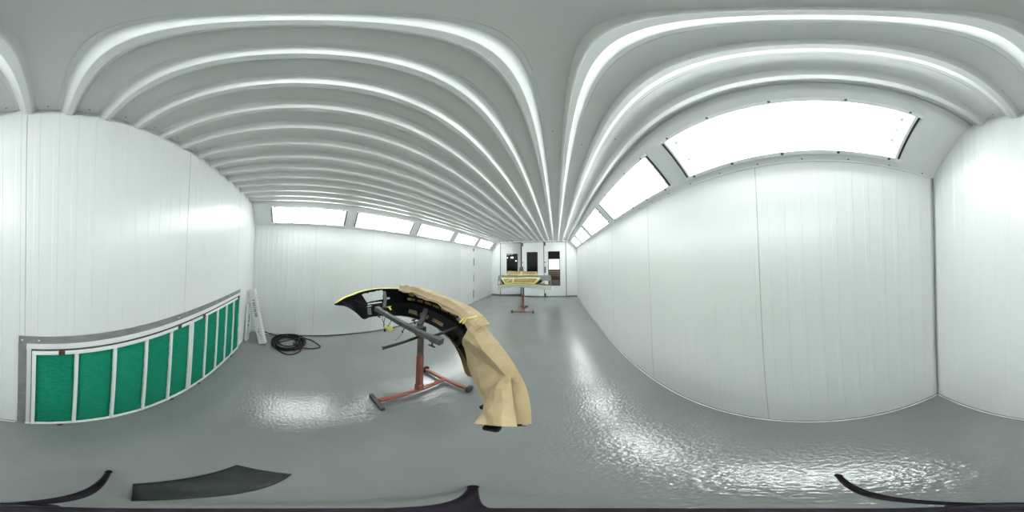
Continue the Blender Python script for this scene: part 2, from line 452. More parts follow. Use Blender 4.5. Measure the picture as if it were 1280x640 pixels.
# ================================================================== EXHAUST FILTERS
def filter_unit(xa, xb, n, label, clips_top, clips_bot):
    z0, z1 = 0.034, 0.975
    t = thing('exhaust_filter', label, 'filter', ((xa + xb) / 2, YB + 0.02, z0), 'green exhaust filters in the back wall')
    y = YB + 0.030
    f = MB(); r = 0.022
    f.box(((xa + xb) / 2, y, z0 + r / 2), (xb - xa, .026, r), bev=.002); f.box(((xa + xb) / 2, y, z1 - r / 2), (xb - xa, .026, r), bev=.002)
    f.box((xa + r / 2, y, (z0 + z1) / 2), (r, .026, z1 - z0 - 2 * r), bev=.002); f.box((xb - r / 2, y, (z0 + z1) / 2), (r, .026, z1 - z0 - 2 * r), bev=.002)
    f.build('frame', 'white_steel', t, 'white metal frame')
    f = MB()  # dark rim standing in for the shade in the gap round the frame
    for zz in (z0, z1 + .002): f.box(((xa + xb) / 2, y - .009, zz), (xb - xa + .010, .012, .008))
    for xx in (xa - .001, xb + .001): f.box((xx, y - .009, (z0 + z1) / 2), (.008, .012, z1 - z0 - .008))
    f.build('gap_rim', 'joint_dark', t, 'dark rim standing in for the shaded gap')
    w = (xb - xa - 2 * r - (n - 1) * 0.022) / n
    for i in range(n):
        px0 = xa + r + i * (w + 0.022)
        nu, nv = 10, 40
        P = [[Vector((px0 + w * u / nu, y - 0.006 + 0.006 * noise.noise(Vector((px0 * 9 + u * .35, v * .5, 3.1))), z0 + r + (z1 - z0 - 2 * r) * v / nv)) for v in range(nv + 1)] for u in range(nu + 1)]
        m = MB(); m.grid(P); solid(m.build('filter_pad', 'filter_green', t, 'green filter pad'), 0.004)
        if i < n - 1:
            m = MB(); m.box((px0 + w + 0.011, y + 0.003, (z0 + z1) / 2), (0.022, 0.022, z1 - z0 - 2 * r), bev=.003); m.build('divider', 'white_steel', t, 'white divider bar')
    for xs, zs in [(q, z1 + 0.004) for q in clips_top] + [(q, z0 - 0.004) for q in clips_bot]:
        m = MB(); s_ = 1 if zs > .5 else .55
        m.box((xs, y + 0.018, zs), (0.034, 0.010, 0.044 * s_), bev=.002); m.cyl((xs, y + .02, zs), (xs, y + .032, zs), .007, n=8)
        m.build('clip', 'rust_clip', t, 'rusty turn clip')
filter_unit(-1.140, 0.056, 5, 'green filter pads in a white frame beside the dark floor smear, furthest from the carton', [-0.105, -0.975], [-0.11, -0.93])
filter_unit(-2.330, -1.150, 5, 'green filter pads in a white frame nearest the leaning white carton', [-1.325, -2.23], [-1.30, -2.05])

# ================================================================== CEILING LIGHTS
def ceiling_light(side, i, label):
    P, Ls, up, out = slope_frame(side)
    y0, y1 = LIGHT_Y[i]; w0, w1 = Ls * W0F, Ls * W1F
    t = thing('ceiling_light', label, 'ceiling light', P((y0 + y1) / 2, (w0 + w1) / 2, 0.0), 'sloped tube lights along the booth walls')
    D = 0.13
    m = MB()      # open box behind the glass
    q = [P(y, w, d) for y in (y0, y1) for w in (w0, w1) for d in (0.004, D)]
    m.add(q, [(1, 3, 7, 5), (0, 1, 5, 4), (2, 6, 7, 3), (0, 2, 3, 1), (4, 5, 7, 6)])
    solid(m.build('housing', 'reflector', t, 'white reflector box'), 0.004, 1.0)
    m = MB()      # rims
    def bar(a, c, wd, h, mi=0): m.beam(a, c, wd, h, mi, up=tuple(out))
    bar(P(y0 - .03, w0 - .013, -.006), P(y1 + .03, w0 - .013, -.006), .026, .014)
    bar(P(y0 - .03, w1 + .013, -.004), P(y1 + .03, w1 + .013, -.004), .026, .010)
    m.build('frame', 'white_steel', t, 'white metal rim')
    for ya in (y0, y1):
        s_ = 1 if ya == y0 else -1
        m = MB(); m.beam(P(ya - s_ * .006, w0, -.004), P(ya - s_ * .006, w1, -.004), .012, .010, up=tuple(out)); m.build('seal', 'rubber_seal', t, 'black rubber seal')
        m = MB(); m.beam(P(ya + s_ * .010, w0, -.001), P(ya + s_ * .010, w1, -.001), .018, .008, up=tuple(out)); m.build('glazing_bead', 'white_steel', t, 'white glazing bead')
    m = MB()
    q = [P(y, w, d) for y in (y0 + .001, y1 - .001) for w in (w0 + .001, w1 - .001) for d in (0.006, 0.010)]
    m.add(q, [(0, 1, 3, 2), (4, 6, 7, 5), (0, 4, 5, 1), (2, 3, 7, 6), (0, 2, 6, 4), (1, 5, 7, 3)])
    m.build('pane', 'clear_glass', t, 'clear glass pane')
    for k in range(4):
        w = w0 + (w1 - w0) * (k + .5) / 4
        m = MB(); m.cyl(P(y0 + .085, w, .062), P(y1 - .085, w, .062), .014, n=12, cap=False); m.build('tube', 'tube_lit', t, 'lit fluorescent tube')
        for ya, s_ in ((y0, 1), (y1, -1)):
            m = MB(); m.cyl(P(ya + s_ * .048, w, .062), P(ya + s_ * .085, w, .062), .017, n=12)
            m.cyl(P(ya + s_ * .05, w, .062), P(ya + s_ * .05, w, D - .006), .008, n=8)
            m.build('socket', 'carton_white', t, 'tube socket')
    for j in range(5):
        y = y0 + .06 + (y1 - y0 - .12) * j / 4
        m = MB(); m.cyl(P(y, w0 - .013, -.012), P(y, w0 - .013, -.019), .009, n=10); m.build('screw', 'screw_steel', t, 'dark screw')
        m = MB(); m.cyl(P(y, w1 + .016, -.008), P(y, w1 + .016, -.013), .007, n=10); m.build('screw', 'screw_steel', t, 'dark screw')
ORD = {'right': ['large bright sloped light in the near right wall, closest to the green filter wall',
                 'second sloped light on the right counting from the filter wall, beside the big near one',
                 'middle sloped light of the right-hand row',
                 'fourth sloped light on the right, next to last before the doors',
                 'last sloped light on the right, touching the door wall end'],
       'left': ['sloped light on the far left wall above the coiled hose, closest to the corner carton',
                'second sloped light on the far left wall, above the black bumper',
                'middle sloped light of the left-hand row',
                'fourth sloped light on the left, next to last before the doors',
                'last sloped light on the left, above the service door hinges']}
for side in ('right', 'left'):
    for i in range(5): ceiling_light(side, i, ORD[side][i])

# ================================================================== BUMPER STANDS
def bumper_stand(org, rot, label, bar_pts, arms, knobs, handle, near):
    """org: foot of the post; rot: turn about z (0 = axle towards +y)"""
    t = thing('bumper_stand', label, 'stand', org, 'red bumper stands')
    R = Matrix.Rotation(rot, 3, 'Z'); O = Vector(org)
    T = lambda x, y, z: O + R @ Vector((x, y, z))
    ax_y, ft_y = 0.335, -0.415
    zb = 0.050
    m = MB(); m.beam(T(0, ft_y + .02, zb), T(0, ax_y, zb), .045, .030, bev=.004); m.build('base_bar', 'red_oxide', t)
    m = MB(); m.beam(T(-.300, ax_y, zb), T(.300, ax_y, zb), .040, .034, bev=.004); m.build('axle', 'red_oxide', t)
    m = MB(); m.beam(T(-.130, ft_y, .028), T(.130, ft_y, .028), .034, .052, bev=.004)
    m.build('foot_bar', 'worn_grey_steel', t, 'grey worn foot bar')
    for sx in (-1, 1):
        m = MB(); c = .318 * sx
        m.tube([T(c - .018, ax_y, .052), T(c - .016, ax_y, .052), T(c - .012, ax_y, .052), T(c + .012, ax_y, .052), T(c + .016, ax_y, .052), T(c + .018, ax_y, .052)],
               [.030, .045, .052, .052, .045, .030], n=24)
        m.cyl(T(c - .024, ax_y, .052), T(c + .024, ax_y, .052), .013, n=12)
        m.build('wheel', 'dark_steel', t, 'black wheel')
    m = MB(); m.beam(T(0, 0, .062), T(0, 0, .60), .052, .052, up=(math.sin(rot), math.cos(rot), 0), bev=.004)
    m.beam(T(0, 0, .066), T(0, 0, .16), .062, .062, up=(math.sin(rot), math.cos(rot), 0), bev=.003)
    m.build('post', 'red_oxide', t, 'red oxide post')
    m = MB(); m.beam(T(0, 0, .60), T(0, 0, .885), .046, .046, up=(math.sin(rot), math.cos(rot), 0), bev=.003)
    m.build('upper_post', 'brown_grey_steel', t, 'brown grey sliding post')
    m = MB(); m.beam(bar_pts[0], bar_pts[1], .050, .052, bev=.005); m.build('crossbar', 'worn_grey_steel', t, 'grey square crossbar')
    for j, (f, wd) in enumerate(((0.0, .09), (0.93, .11))):
        m = MB(); A, B_ = Vector(bar_pts[0]), Vector(bar_pts[1]); d = (B_ - A)
        m.beam(A + d * f, A + d * f + d.normalized() * wd, .060, .062, bev=.004)
        m.build('end_sleeve', 'worn_grey_steel', t)
    m = MB(); m.beam(T(-.01, .005, .845), T(-.01, .005, .945), .085, .075, bev=.006); m.box(T(-.06, .01, .90), (.05, .05, .06), R, bev=.006); m.build('clamp', 'dark_steel', t, 'dark clamp block')
    for pts, r, mt in arms:
        m = MB()
        if r > 0: m.tube(pts, r, n=12)
        else:
            for a, c in zip(pts[:-1], pts[1:]): m.beam(a, c, -r, -r * .8, bev=.003)
        m.build('support_arm', mt, t, 'dark support arm')
    for p, d in knobs:
        m = MB(); p = Vector(p); d = Vector(d).normalized()
        m.cyl(p, p + d * .045, .007, n=8)
        side = d.cross(Vector((0, 1, 0.3))).normalized()
        m.tube([p + d * .045 - side * .035, p + d * .045 - side * .012, p + d * .045 + side * .012, p + d * .045 + side * .035], [.007, .010, .010, .007], n=8)
        m.build('tee_screw', 'dark_steel', t, 'dark tee screw')
    if handle:
        m = MB(); m.cyl(handle[0], handle[1], .015, n=14); m.cyl(handle[1], Vector(handle[1]) + (Vector(handle[1]) - Vector(handle[0])).normalized() * .012, .018, n=14)
        m.build('handle', 'dark_steel', t, 'dark tube handle')
    return t

bumper_stand((-1.135, 1.060, 0), math.radians(-5),
             'red stand with grey crossbar holding the black bumper in the foreground',
             [(-1.800, 0.935, 0.990), (-0.905, 1.033, 0.888)],
             [([(-1.700, 0.985, 1.020), (-1.775, 1.045, 1.110), (-1.865, 1.075, 1.190)], -.036, 'worn_grey_steel'),
              ([(-1.185, 1.085, 0.935), (-1.255, 1.205, 0.980), (-1.325, 1.310, 1.045)], -.050, 'dark_steel'),
              ([(-0.955, 1.04, 0.912), (-0.905, 1.115, 0.942), (-0.860, 1.175, 0.968), (-0.828, 1.195, 0.990)], .014, 'dark_steel')],
             [((-0.945, 1.02, 0.862), (0, -.2, -1)), ((-1.72, 0.935, 0.95), (0, -.2, -1)), ((-1.215, 1.06, 0.955), (-.5, -.2, 1))],
             [(-1.150, 1.035, 0.830), (-1.170, 0.690, 0.800)], True)
bumper_stand((-1.065, 5.215, 0), math.radians(187),
             'red stand under the yellow taped bumper in front of the doors',
             [(-1.52, 5.24, 0.93), (-0.60, 5.18, 0.93)],
             [([(-1.46, 5.23, 0.96), (-1.46, 5.27, 1.10)], -.034, 'worn_grey_steel'),
              ([(-0.66, 5.18, 0.96), (-0.66, 5.22, 1.10)], -.034, 'worn_grey_steel')],
             [((-0.70, 5.2, 0.905), (0, .2, -1))], None, False)

# ================================================================== BLACK BUMPER (seen from inside)
TOP = [(-1.970, 0.465, 1.034), (-2.020, 0.600, 1.093), (-2.050, 0.735, 1.125), (-2.058, 0.800, 1.148), (-2.055, 0.870, 1.166), (-2.030, 0.950, 1.187),
       (-1.975, 1.030, 1.207), (-1.915, 1.115, 1.215), (-1.855, 1.215, 1.217), (-1.735, 1.315, 1.220), (-1.539, 1.372, 1.213), (-1.300, 1.384, 1.180),
       (-1.050, 1.362, 1.142), (-0.805, 1.275, 1.110), (-0.570, 1.115, 1.075), (-0.400, 0.960, 1.050), (-0.270, 0.815, 1.020), (-0.190, 0.705, 0.985),
       (-0.145, 0.625, 0.955), (-0.116, 0.537, 0.920), (-0.099, 0.447, 0.880)]
BOT = [(-1.980, 0.447, 1.016), (-2.000, 0.583, 0.992), (-2.020, 0.675, 0.941), (-2.030, 0.765, 0.867), (-2.020, 0.861, 0.773), (-2.025, 0.960, 0.790),
       (-1.997, 1.090, 0.800), (-1.955, 1.200, 0.800), (-1.900, 1.300, 0.800), (-1.790, 1.390, 0.810), (-1.600, 1.440, 0.805), (-1.370, 1.450, 0.790),
       (-1.130, 1.400, 0.770), (-0.900, 1.290, 0.745), (-0.700, 1.140, 0.710), (-0.536, 0.963, 0.680), (-0.402, 0.811, 0.680), (-0.313, 0.697, 0.700),
       (-0.265, 0.590, 0.745), (-0.240, 0.510, 0.790), (-0.225, 0.460, 0.815)]
def cr(pts, u):
    n = len(pts); i = max(0, min(n - 2, int(math.floor(u)))); t = u - i
    p = [Vector(pts[max(0, min(n - 1, i + k))]) for k in (-1, 0, 1, 2)]
    return 0.5 * ((2 * p[1]) + (p[2] - p[0]) * t + (2 * p[0] - 5 * p[1] + 4 * p[2] - p[3]) * t * t + (3 * p[1] - p[0] - 3 * p[2] + p[3]) * t ** 3)
CEN = Vector((-1.08, 0.75, 0))
def outdir(u):
    a, c = cr(TOP, max(0, u - .4)), cr(TOP, min(20, u + .4)); t = (c - a); t.z = 0; t.normalize()
    n = Vector((-t.y, t.x, 0))
    m = cr(TOP, u) - CEN
    return n if n.dot(m) > 0 else -n
FL = 0.10                                     # share of v spent on the top flange
def fade(u): return 1.0 - max(0.0, min(1.0, (u - 12.6) / 2.4))
def flange(u): return 0.012 + 0.063 * min(1.0, 0.25 + u / 3.0) * fade(u)
def bump_pt(u, v, off=0.0):
    T, B, n = cr(TOP, u), cr(BOT, u), outdir(u); w = flange(u)
    if v <= FL:
        p = T + n * (w * v / FL) + Vector((0, 0, .004 * v / FL)); p += Vector((0, 0, off))
        return p + n * (off * max(0, v) / FL)
    s = (v - FL) / (1 - FL)
    endk = min(1.0, u / 3.0) * (.15 + .85 * fade(u))
    bul = (0.045 * math.sin(math.pi * s) + 0.012 * math.exp(-((s - .55) / .05) ** 2)) * endk
    top = T + n * w
    p = top.lerp(B, s) + n * (bul + off)
    return p + Vector((0, 0, off * (1 - s) ** 3 + .004 * (1 - s)))
def inpoly(u, v, poly):
    ins = False; n = len(poly)
    for i in range(n):
        (a, c), (d, e) = poly[i], poly[(i + 1) % n]
        if (c > v) != (e > v) and u < (d - a) * (v - c) / (e - c) + a: ins = not ins
    return ins
HOLES = [[(3.85, .23), (4.3, .205), (4.75, .225), (4.9, .195), (5.5, .205), (5.6, .18), (6.2, .185), (6.3, .165), (6.55, .17), (6.7, .30), (6.5, .34), (6.5, .48), (4.6, .53), (4.25, .38)],
         [(4.7, .565), (6.3, .55), (6.3, .60), (4.7, .615)], [(4.6, .65), (5.1, .645), (5.1, .68), (4.65, .685)],
         [(7.05, .42), (7.45, .41), (7.45, .47), (7.05, .48)]]
for k in range(7):
    HOLES += [[(9.05 + .55 * k, .24), (9.5 + .55 * k, .24), (9.5 + .55 * k, .33), (9.05 + .55 * k, .33)],
              [(9.05 + .55 * k, .40), (9.5 + .55 * k, .40), (9.5 + .55 * k, .48), (9.05 + .55 * k, .48)]]
HOLES += [[(9.1, .76), (9.75, .76), (9.85, .9), (9.1, .88)], [(9.95, .77), (10.6, .77), (10.6, .9), (9.98, .9)], [(10.9, .78), (11.7, .78), (11.7, .9), (10.9, .9)]]
NU, NV = 520, 110
bt = thing('bumper_cover', 'black car bumper half wrapped in brown paper on the near red stand', 'bumper', (-1.08, 1.2, 0.68))
P = [[bump_pt(20.0 * i / NU, j / NV) for j in range(NV + 1)] for i in range(NU + 1)]
m = MB(); m.grid(P, hole=lambda i, j: any(inpoly(20.0 * (i + .5) / NU, (j + .5) / NV, h) for h in HOLES))
m.m = [0] * len(m.m)
shell = solid(m.build('shell', ['black_plastic'], bt, 'black plastic inner side'), 0.004)
# stiffening ribs, duct and brackets on the inner side
for u in (7.3, 8.2, 8.75, 12.9, 13.4):
    m = MB()
    pts_o = [bump_pt(u, v / 20, -0.004) for v in range(3, 20)]
    n = outdir(u)
    m.grid([[p, p - n * .035] for p in pts_o], smooth=False)
    solid(m.build('stiffening_rib', 'black_plastic', bt), 0.004)
for va, vb, dp in ((.56, .72, .055), (.17, .21, .05)):
    rows = []; m = MB()
    for i in range(61):
        u = 7.6 + 6.2 * i / 60; n = outdir(u)
        a, c = bump_pt(u, va, -.005), bump_pt(u, vb, -.005)
        rows.append([a, a - n * dp, c - n * dp, c])
    m.grid(rows, smooth=False)
    solid(m.build('inner_beam', 'black_plastic', bt, 'black inner reinforcement'), 0.004)
m = MB(); u = 4.85; c = bump_pt(u, .80, -.03); n = outdir(u)
m.beam(c + Vector((0, -.004, .05)), c + Vector((0, .012, -.05)), .050, .016, up=tuple(n), bev=.004)
m.build('sensor_module', 'module_grey', bt, 'grey sensor module')
m = MB(); c = bump_pt(12.55, .42, -.03); n = outdir(12.55)
m.beam(c + Vector((-.035, 0, .008)), c + Vector((.04, 0, -.012)), .035, .012, up=tuple(n), bev=.004)
m.build('clip_plate', 'module_grey', bt, 'grey clip plate')
WIRES = [([bump_pt(5.3, .78, -.03), bump_pt(5.8, .84, -.045), bump_pt(6.5, .9, -.04), (-1.80, 1.02, .83), (-1.70, 1.0, .78)], .004, None),
         ([(-1.70, 1.02, .93), (-1.715, 1.0, .84), (-1.70, .985, .78), (-1.668, .985, .722)], .004, ((-1.668, .985, .722), (.022, .02, .03))),
         ([(-1.60, 1.04, .93), (-1.61, 1.02, .84), (-1.63, 1.0, .79)], .004, ((-1.63, 1.0, .79), (.02, .02, .02))),
         ([(-1.36, 1.06, .90), (-1.372, 1.045, .85), (-1.387, 1.034, .805)], .004, ((-1.387, 1.034, .805), (.014, .014, .03))),
         ([(-1.387, 1.034, .795), (-1.41, 1.02, .74), (-1.47, 1.0, .66)], .0018, None)]
for pts_w, r_w, plug in WIRES:
    m = MB(); m.tube(pts_w, r_w, n=8)
    if plug: m.box(plug[0], plug[1], bev=.003)
    m.build('wire', 'black_rubber', bt, 'loose hanging wire')
for a_, c_, w_, h_, u_ in (((-1.640, 1.0, .79), (-1.565, 1.02, .755), .03, .05, (0, 1, .2)), ((-1.69, 1.02, 1.028), (-1.645, 1.04, 1.045), .012, .03, (0, 1, 0)), ((-1.66, 1.03, 1.03), (-1.63, 1.04, 1.005), .012, .02, (0, 1, 0))):
    m = MB(); m.beam(a_, c_, w_, h_, up=u_, bev=.003); m.build('tape_flag', 'yellow_tape', bt, 'yellow tape tag')
# yellow masking tape along the top edge of the left half
rows = []
for i in range(121):
    u = 8.6 * i / 120
    rows.append([bump_pt(u, v, .004) for v in (0.02, 0.05, 0.09, 0.13, 0.18)])
m = MB(); m.grid(rows); solid(m.build('masking_tape', 'yellow_tape', bt, 'yellow masking tape on the top edge'), 0.001)
for u in (9.2, 9.0):
    m = MB(); v0 = .24 if u > 9.1 else .40
    m.grid([[bump_pt(u - .02 + .25 * a, v0 + .08 * c, -.008) for c in (0, 1)] for a in (0, 1)]); solid(m.build('masking_tape', 'yellow_tape', bt, 'yellow tape on the grille'), 0.002)

# ---- brown paper wrapped over it
pt = bt
def lattice(i, j, seed):
    return noise.cell(Vector((i * 1.37 + .5, j * 1.91 + .5, seed * 7.3 + .5)))
def crease(u, v, amp, seed=0.0, fu=1.1, fv=3.2):
    """flat facets with sharp folds: random heights on a coarse lattice joined by triangles"""
    x, y = u * fu + .35 * v * 3, v * fv - u * .25
    i, j = math.floor(x), math.floor(y); p, q = x - i, y - j
    h = lambda a, c: .5 + .5 * lattice(a, c, seed)
    if p + q < 1: r = h(i, j) + (h(i + 1, j) - h(i, j)) * p + (h(i, j + 1) - h(i, j)) * q
    else: r = h(i + 1, j + 1) + (h(i, j + 1) - h(i + 1, j + 1)) * (1 - p) + (h(i + 1, j) - h(i + 1, j + 1)) * (1 - q)
    return amp * r
# outside sheet
rows = []
NUp = 150
for i in range(NUp + 1):
    u = 8.5 + 11.5 * i / NUp
    row = []
    for j in range(29):
        v = 0.005 + 1.03 * j / 28
        row.append(bump_pt(u, v, (.004 + .008 * fade(u)) + crease(u, v, .008 + .022 * fade(u), 1.0)))
    # tuck under the bottom edge
    rows.append(row)
m = MB(); m.grid(rows, smooth=True); paper = solid(m.build('masking_paper', 'kraft_paper', pt, 'crumpled brown masking paper'), 0.0015)
# flap folded over the top edge towards the inner side
rows = []
for i in range(101):
    u = 8.55 + 5.6 * i / 100
    n = outdir(u); T = cr(TOP, u)
    L = 0.034 + .026 * abs(math.sin(u * 1.9 + .4)) + .02 * noise.noise(Vector((u * 2.3, 0, 9)))
    if u < 9.3: L *= .35 + .65 * (u - 8.55) / .75
    row = [bump_pt(u, .12, .030 + crease(u, .1, .02, 1.0)), T + Vector((0, 0, .022 + crease(u, 0, .055, 2.0)))]
    for j in range(1, 7):
        s = j / 6
        row.append(T - n * (.016 + .030 * s + crease(u, s, .022, 3.0)) + Vector((0, 0, .016 - L * s)))
    rows.append(row)
m = MB(); m.grid(rows, smooth=False); sub(solid(m.build('top_flap', 'kraft_paper', pt, 'crumpled flap over the top edge'), 0.0015), paper)
# strip showing under the bottom edge
rows = []
for i in range(61):
    u = 11.6 + 3.4 * i / 60; n = outdir(u); B = cr(BOT, u)
    L = .05 * min(1, (u - 11.6) / 1.2)
    rows.append([B + n * .02 + Vector((0, 0, .01)), B + n * .012 + Vector((0, 0, -.012)), B - n * (.012 + L * .3) + Vector((0, 0, -.012 + .3 * L)), B - n * (.02 + L * .6) + Vector((0, 0, L * .9))])
m = MB(); m.grid(rows, smooth=False); sub(solid(m.build('bottom_flap', 'kraft_dark', pt, 'darker brown strip folded under the bottom edge'), 0.0015), paper)
# inner sheet closing the right end, with its folded point
rows = []
for i in range(71):
    f = i / 70
    row = []
    for j in range(31):
        v = j / 30
        u0 = 13.75 + .55 * v + .12 * math.sin(v * 9)
        u = u0 + (20.0 - u0) * f
        n = outdir(u); T, B = cr(TOP, u), cr(BOT, u)
        sag = crease(u, v, .085, 5.0, .75, 2.4) - .015 + .02 * math.sin(math.pi * v)
        e = min(1.0, v / .10, (1 - v) / .06)
        p = T.lerp(B, v) - n * ((.012 + sag * min(1.0, (1 - v) / .45) * (1 - .5 * f)) * e - .026 * (1 - e)) + Vector((0, 0, .024 * (1 - v) - .016 * v))
        row.append(p)
    rows.append(row)
m = MB(); m.grid(rows, smooth=False); sub(solid(m.build('end_sheet', 'kraft_paper', pt, 'brown paper closing the near end'), 0.0015), paper)
# loose folded tail at the tip: a triangle of paper from the shoulder to the lowest point
A = Vector((-0.200, 0.723, 1.000)); Bq = Vector((-0.098, 0.435, 0.900)); Cq = Vector((-0.224, 0.443, 0.845)); Dq = Vector((-0.272, 0.640, 0.770))
rows = []
for i in range(25):
    f = i / 24
    a = A.lerp(Bq, f); c = Dq.lerp(Cq, f)
    row = []
    for j in range(17):
        q = j / 16
        p = a.lerp(c, q) + Vector((-.35, -.45, .5)) * (.022 + .030 * math.sin(math.pi * q) * (1 - .6 * f) + crease(f * 3, q, .04, 8.0) * min(1, 6 * q, 6 * (1 - q)))
        row.append(p)
    rows.append(row)
m = MB(); m.grid(rows, smooth=False); sub(solid(m.build('folded_tail', 'kraft_paper', pt, 'pointed fold of paper at the tip'), 0.0015), paper)
# yellow tape knots
T0 = cr(TOP, 13.55); n = outdir(13.55)
for dx, dz, l in ((-.02, .0, .05), (.012, .008, .06)):
    m = MB(); m.beam(T0 - n * .050 + Vector((dx, 0, .03 + dz)), T0 - n * .065 + Vector((dx - .03, 0, .03 + dz - l)), .016, .003, up=tuple(n))
    sub(m.build('masking_tape', 'yellow_tape', pt, 'yellow tape tying the paper'), paper)
m = MB(); m.beam(T0 - n * .05 + Vector((.02, 0, .035)), T0 + n * .01 + Vector((.04, 0, .05)), .022, .003)
sub(m.build('masking_tape', 'yellow_tape', pt, 'yellow tape tying the paper'), paper)
m = MB(); m.grid([[bump_pt(8.5 + .9 * a / 10, v, .032 + .012 * math.sin(a * 1.3)) for v in (.0, .05, .1, .15)] for a in range(11)]); sub(solid(m.build('masking_tape', 'yellow_tape', pt, 'yellow tape at the start of the paper'), .0015), paper)
m = MB(); T1 = cr(TOP, 8.85)
m.box(T1 + Vector((.01, .045, .045)), (.05, .05, .02), bev=.005); sub(m.build('paper_fold', 'kraft_dark', pt, 'dark folded bit of paper'), paper)
# small black clips peeping out below the paper
m = MB(); m.tube([(-.285, .655, .735), (-.300, .640, .735), (-.312, .628, .733)], [.012, .018, .010], n=10); m.build('clip', 'black_plastic', bt, 'round black clip below the paper')
m = MB(); m.box((-.262, .585, .735), (.02, .02, .02), bev=.004); m.build('clip', 'black_plastic', bt, 'small black clip below the paper')
m = MB(); m.box((-.185, .452, .815), (.05, .035, .03), bev=.006); m.build('clip', 'black_plastic', bt, 'black plastic corner below the paper')

# ================================================================== TAPED BUMPER AT THE DOORS
b2 = thing('bumper_cover', 'grey primed bumper masked with yellow tape on the stand by the doors', 'bumper', (-1.04, 5.1, 0.7))
def f2(a, s, off=0.0):
    """a -1..1 across (left to right), s 0..1 top to bottom; front skin"""
    x = -1.085 + 0.930 * (a - 0.04 * a ** 3)
    y = 4.955 + 0.46 * abs(a) ** 3.4
    zt = 1.195 - 0.01 * a * a + .035 * math.exp(-((a - .45) / .35) ** 2) * (1 - abs(a)) - .05 * max(0, -a - .75) * 2
    zb = 0.835 - (0.215 if a < 0 else 0.165) * abs(a) ** 2.2
    z = zt + (zb - zt) * s
    bul = .05 * math.sin(math.pi * min(1, s * 1.0)) ** .7 + (.05 * max(0, (s - .72) / .28) ** 2)
    nx, ny = .9 * a ** 5, -1.0
    l = math.hypot(nx, ny); nx /= l; ny /= l
    return Vector((x + nx * (bul + off), y + ny * (bul + off), z))
H2 = [[(-.97, .40), (-.76, .42), (-.72, .60), (-.93, .66)], [(.70, .47), (.80, .36), (.955, .36), (.965, .62), (.80, .60)]]
NU2, NV2 = 420, 110
P = [[f2(-1 + 2 * i / NU2, j / NV2) for j in range(NV2 + 1)] for i in range(NU2 + 1)]
m = MB(); m.grid(P, flip=True, hole=lambda i, j: any(inpoly(-1 + 2 * (i + .5) / NU2, (j + .5) / NV2, h) for h in H2),
                 mi=lambda i, j: 1 if (j + .5) / NV2 > .775 else 0)
m2 = m.build('shell', ['primer_grey', 'primer_pale'], b2, 'grey primed skin with pale lower lip'); solid(m2, .004)
def patch2(name, quad, mt, off, label, nu=30, nv=8):
    (a0, s0), (a1, s1), (a2, s2), (a3, s3) = quad     # tl, tr, br, bl
    rows = []
    for i in range(nu + 1):
        f = i / nu
        rows.append([f2((a0 + (a1 - a0) * f) * (1 - g) + (a3 + (a2 - a3) * f) * g, (s0 + (s1 - s0) * f) * (1 - g) + (s3 + (s2 - s3) * f) * g, off) for g in [k / nv for k in range(nv + 1)]])
    m = MB(); m.grid(rows, flip=True); return solid(m.build(name, mt, b2, label), .001)
TL, TR, BR, BL = (-.76, .17), (.67, .15), (.46, .66), (-.56, .66)
patch2('masking_paper', (TL, TR, BR, BL), 'kraft_dark', .006, 'brown paper over the grille')
w = .045
patch2('masking_tape', (TL, TR, (TR[0] - .05, TR[1] + .10), (TL[0] + .05, TL[1] + .10)), 'pale_tape', .010, 'yellow tape along the top of the grille')
patch2('masking_tape', ((BL[0] - .02, .58), (BR[0] + .02, .58), BR, BL), 'pale_tape', .010, 'yellow tape along the bottom of the grille')
patch2('masking_tape', (TL, (TL[0] + .06, TL[1]), (BL[0] + .06, BL[1]), BL), 'pale_tape', .011, 'yellow tape at the left of the grille')
patch2('masking_tape', ((TR[0] - .06, TR[1]), TR, BR, (BR[0] - .06, BR[1])), 'pale_tape', .011, 'yellow tape at the right of the grille')
patch2('masking_tape', ((-.28, .26), (-.22, .26), (-.22, .56), (-.28, .56)), 'pale_tape', .009, 'yellow tape joining the paper')
patch2('masking_tape', ((-.54, .50), (-.34, .27), (-.30, .27), (-.48, .50)), 'pale_tape', .009, 'slanting yellow tape')
patch2('masking_paper', ((-.56, .665), (.48, .665), (.52, .73), (-.60, .73)), 'ochre_tape', .007, 'ochre strip below the grille')
patch2('masking_tape', ((-.98, .72), (.97, .72), (.98, .775), (-.985, .775)), 'pale_tape', .010, 'yellow tape above the lower lip')
patch2('masking_tape', ((.650, .56), (.765, .365), (.790, .365), (.688, .575)), 'pale_tape', .006, 'yellow tape by the right opening', 6, 6)
patch2('vent_trim', ((-.72, .20), (-.62, .30), (-.60, .66), (-.74, .50)), 'black_plastic', .005, 'dark cheek beside the grille', 8, 8)
patch2('vent_trim', ((.64, .34), (.70, .28), (.68, .52), (.50, .66)), 'black_plastic', .005, 'dark cheek beside the grille', 8, 8)
# top ledge and upright masking paper behind
rows = [[f2(-.97 + 1.94 * i / 60, 0, -.002 - .0 * i) + Vector((0, d, -.01 * (d > 0.01))) for d in (0.0, .05, .10)] for i in range(61)]
m = MB(); m.grid(rows); solid(m.build('top_ledge', 'primer_grey', b2, 'grey top ledge'), .004)
m = MB(); rows = []
for i in range(31):
    f = i / 30; x = -1.60 + 1.02 * f
    rows.append([Vector((x, 5.075 + .02 * math.sin(f * 17) * s + .05 * s, 1.205 + .125 * s + (-.012 * f))) for s in (0, .2, .4, .6, .8, 1)])
m.grid(rows, smooth=False); solid(m.build('masking_paper', 'kraft_dark', b2, 'brown paper standing up behind the top edge'), .002)
m = MB(); m.grid([[Vector((-1.615 + 1.05 * i / 20, 5.070, 1.198 + .030 * s)) for s in (0, 1)] for i in range(21)]); solid(m.build('masking_tape', 'pale_tape', b2, 'yellow tape at the foot of the upright paper'), .002)
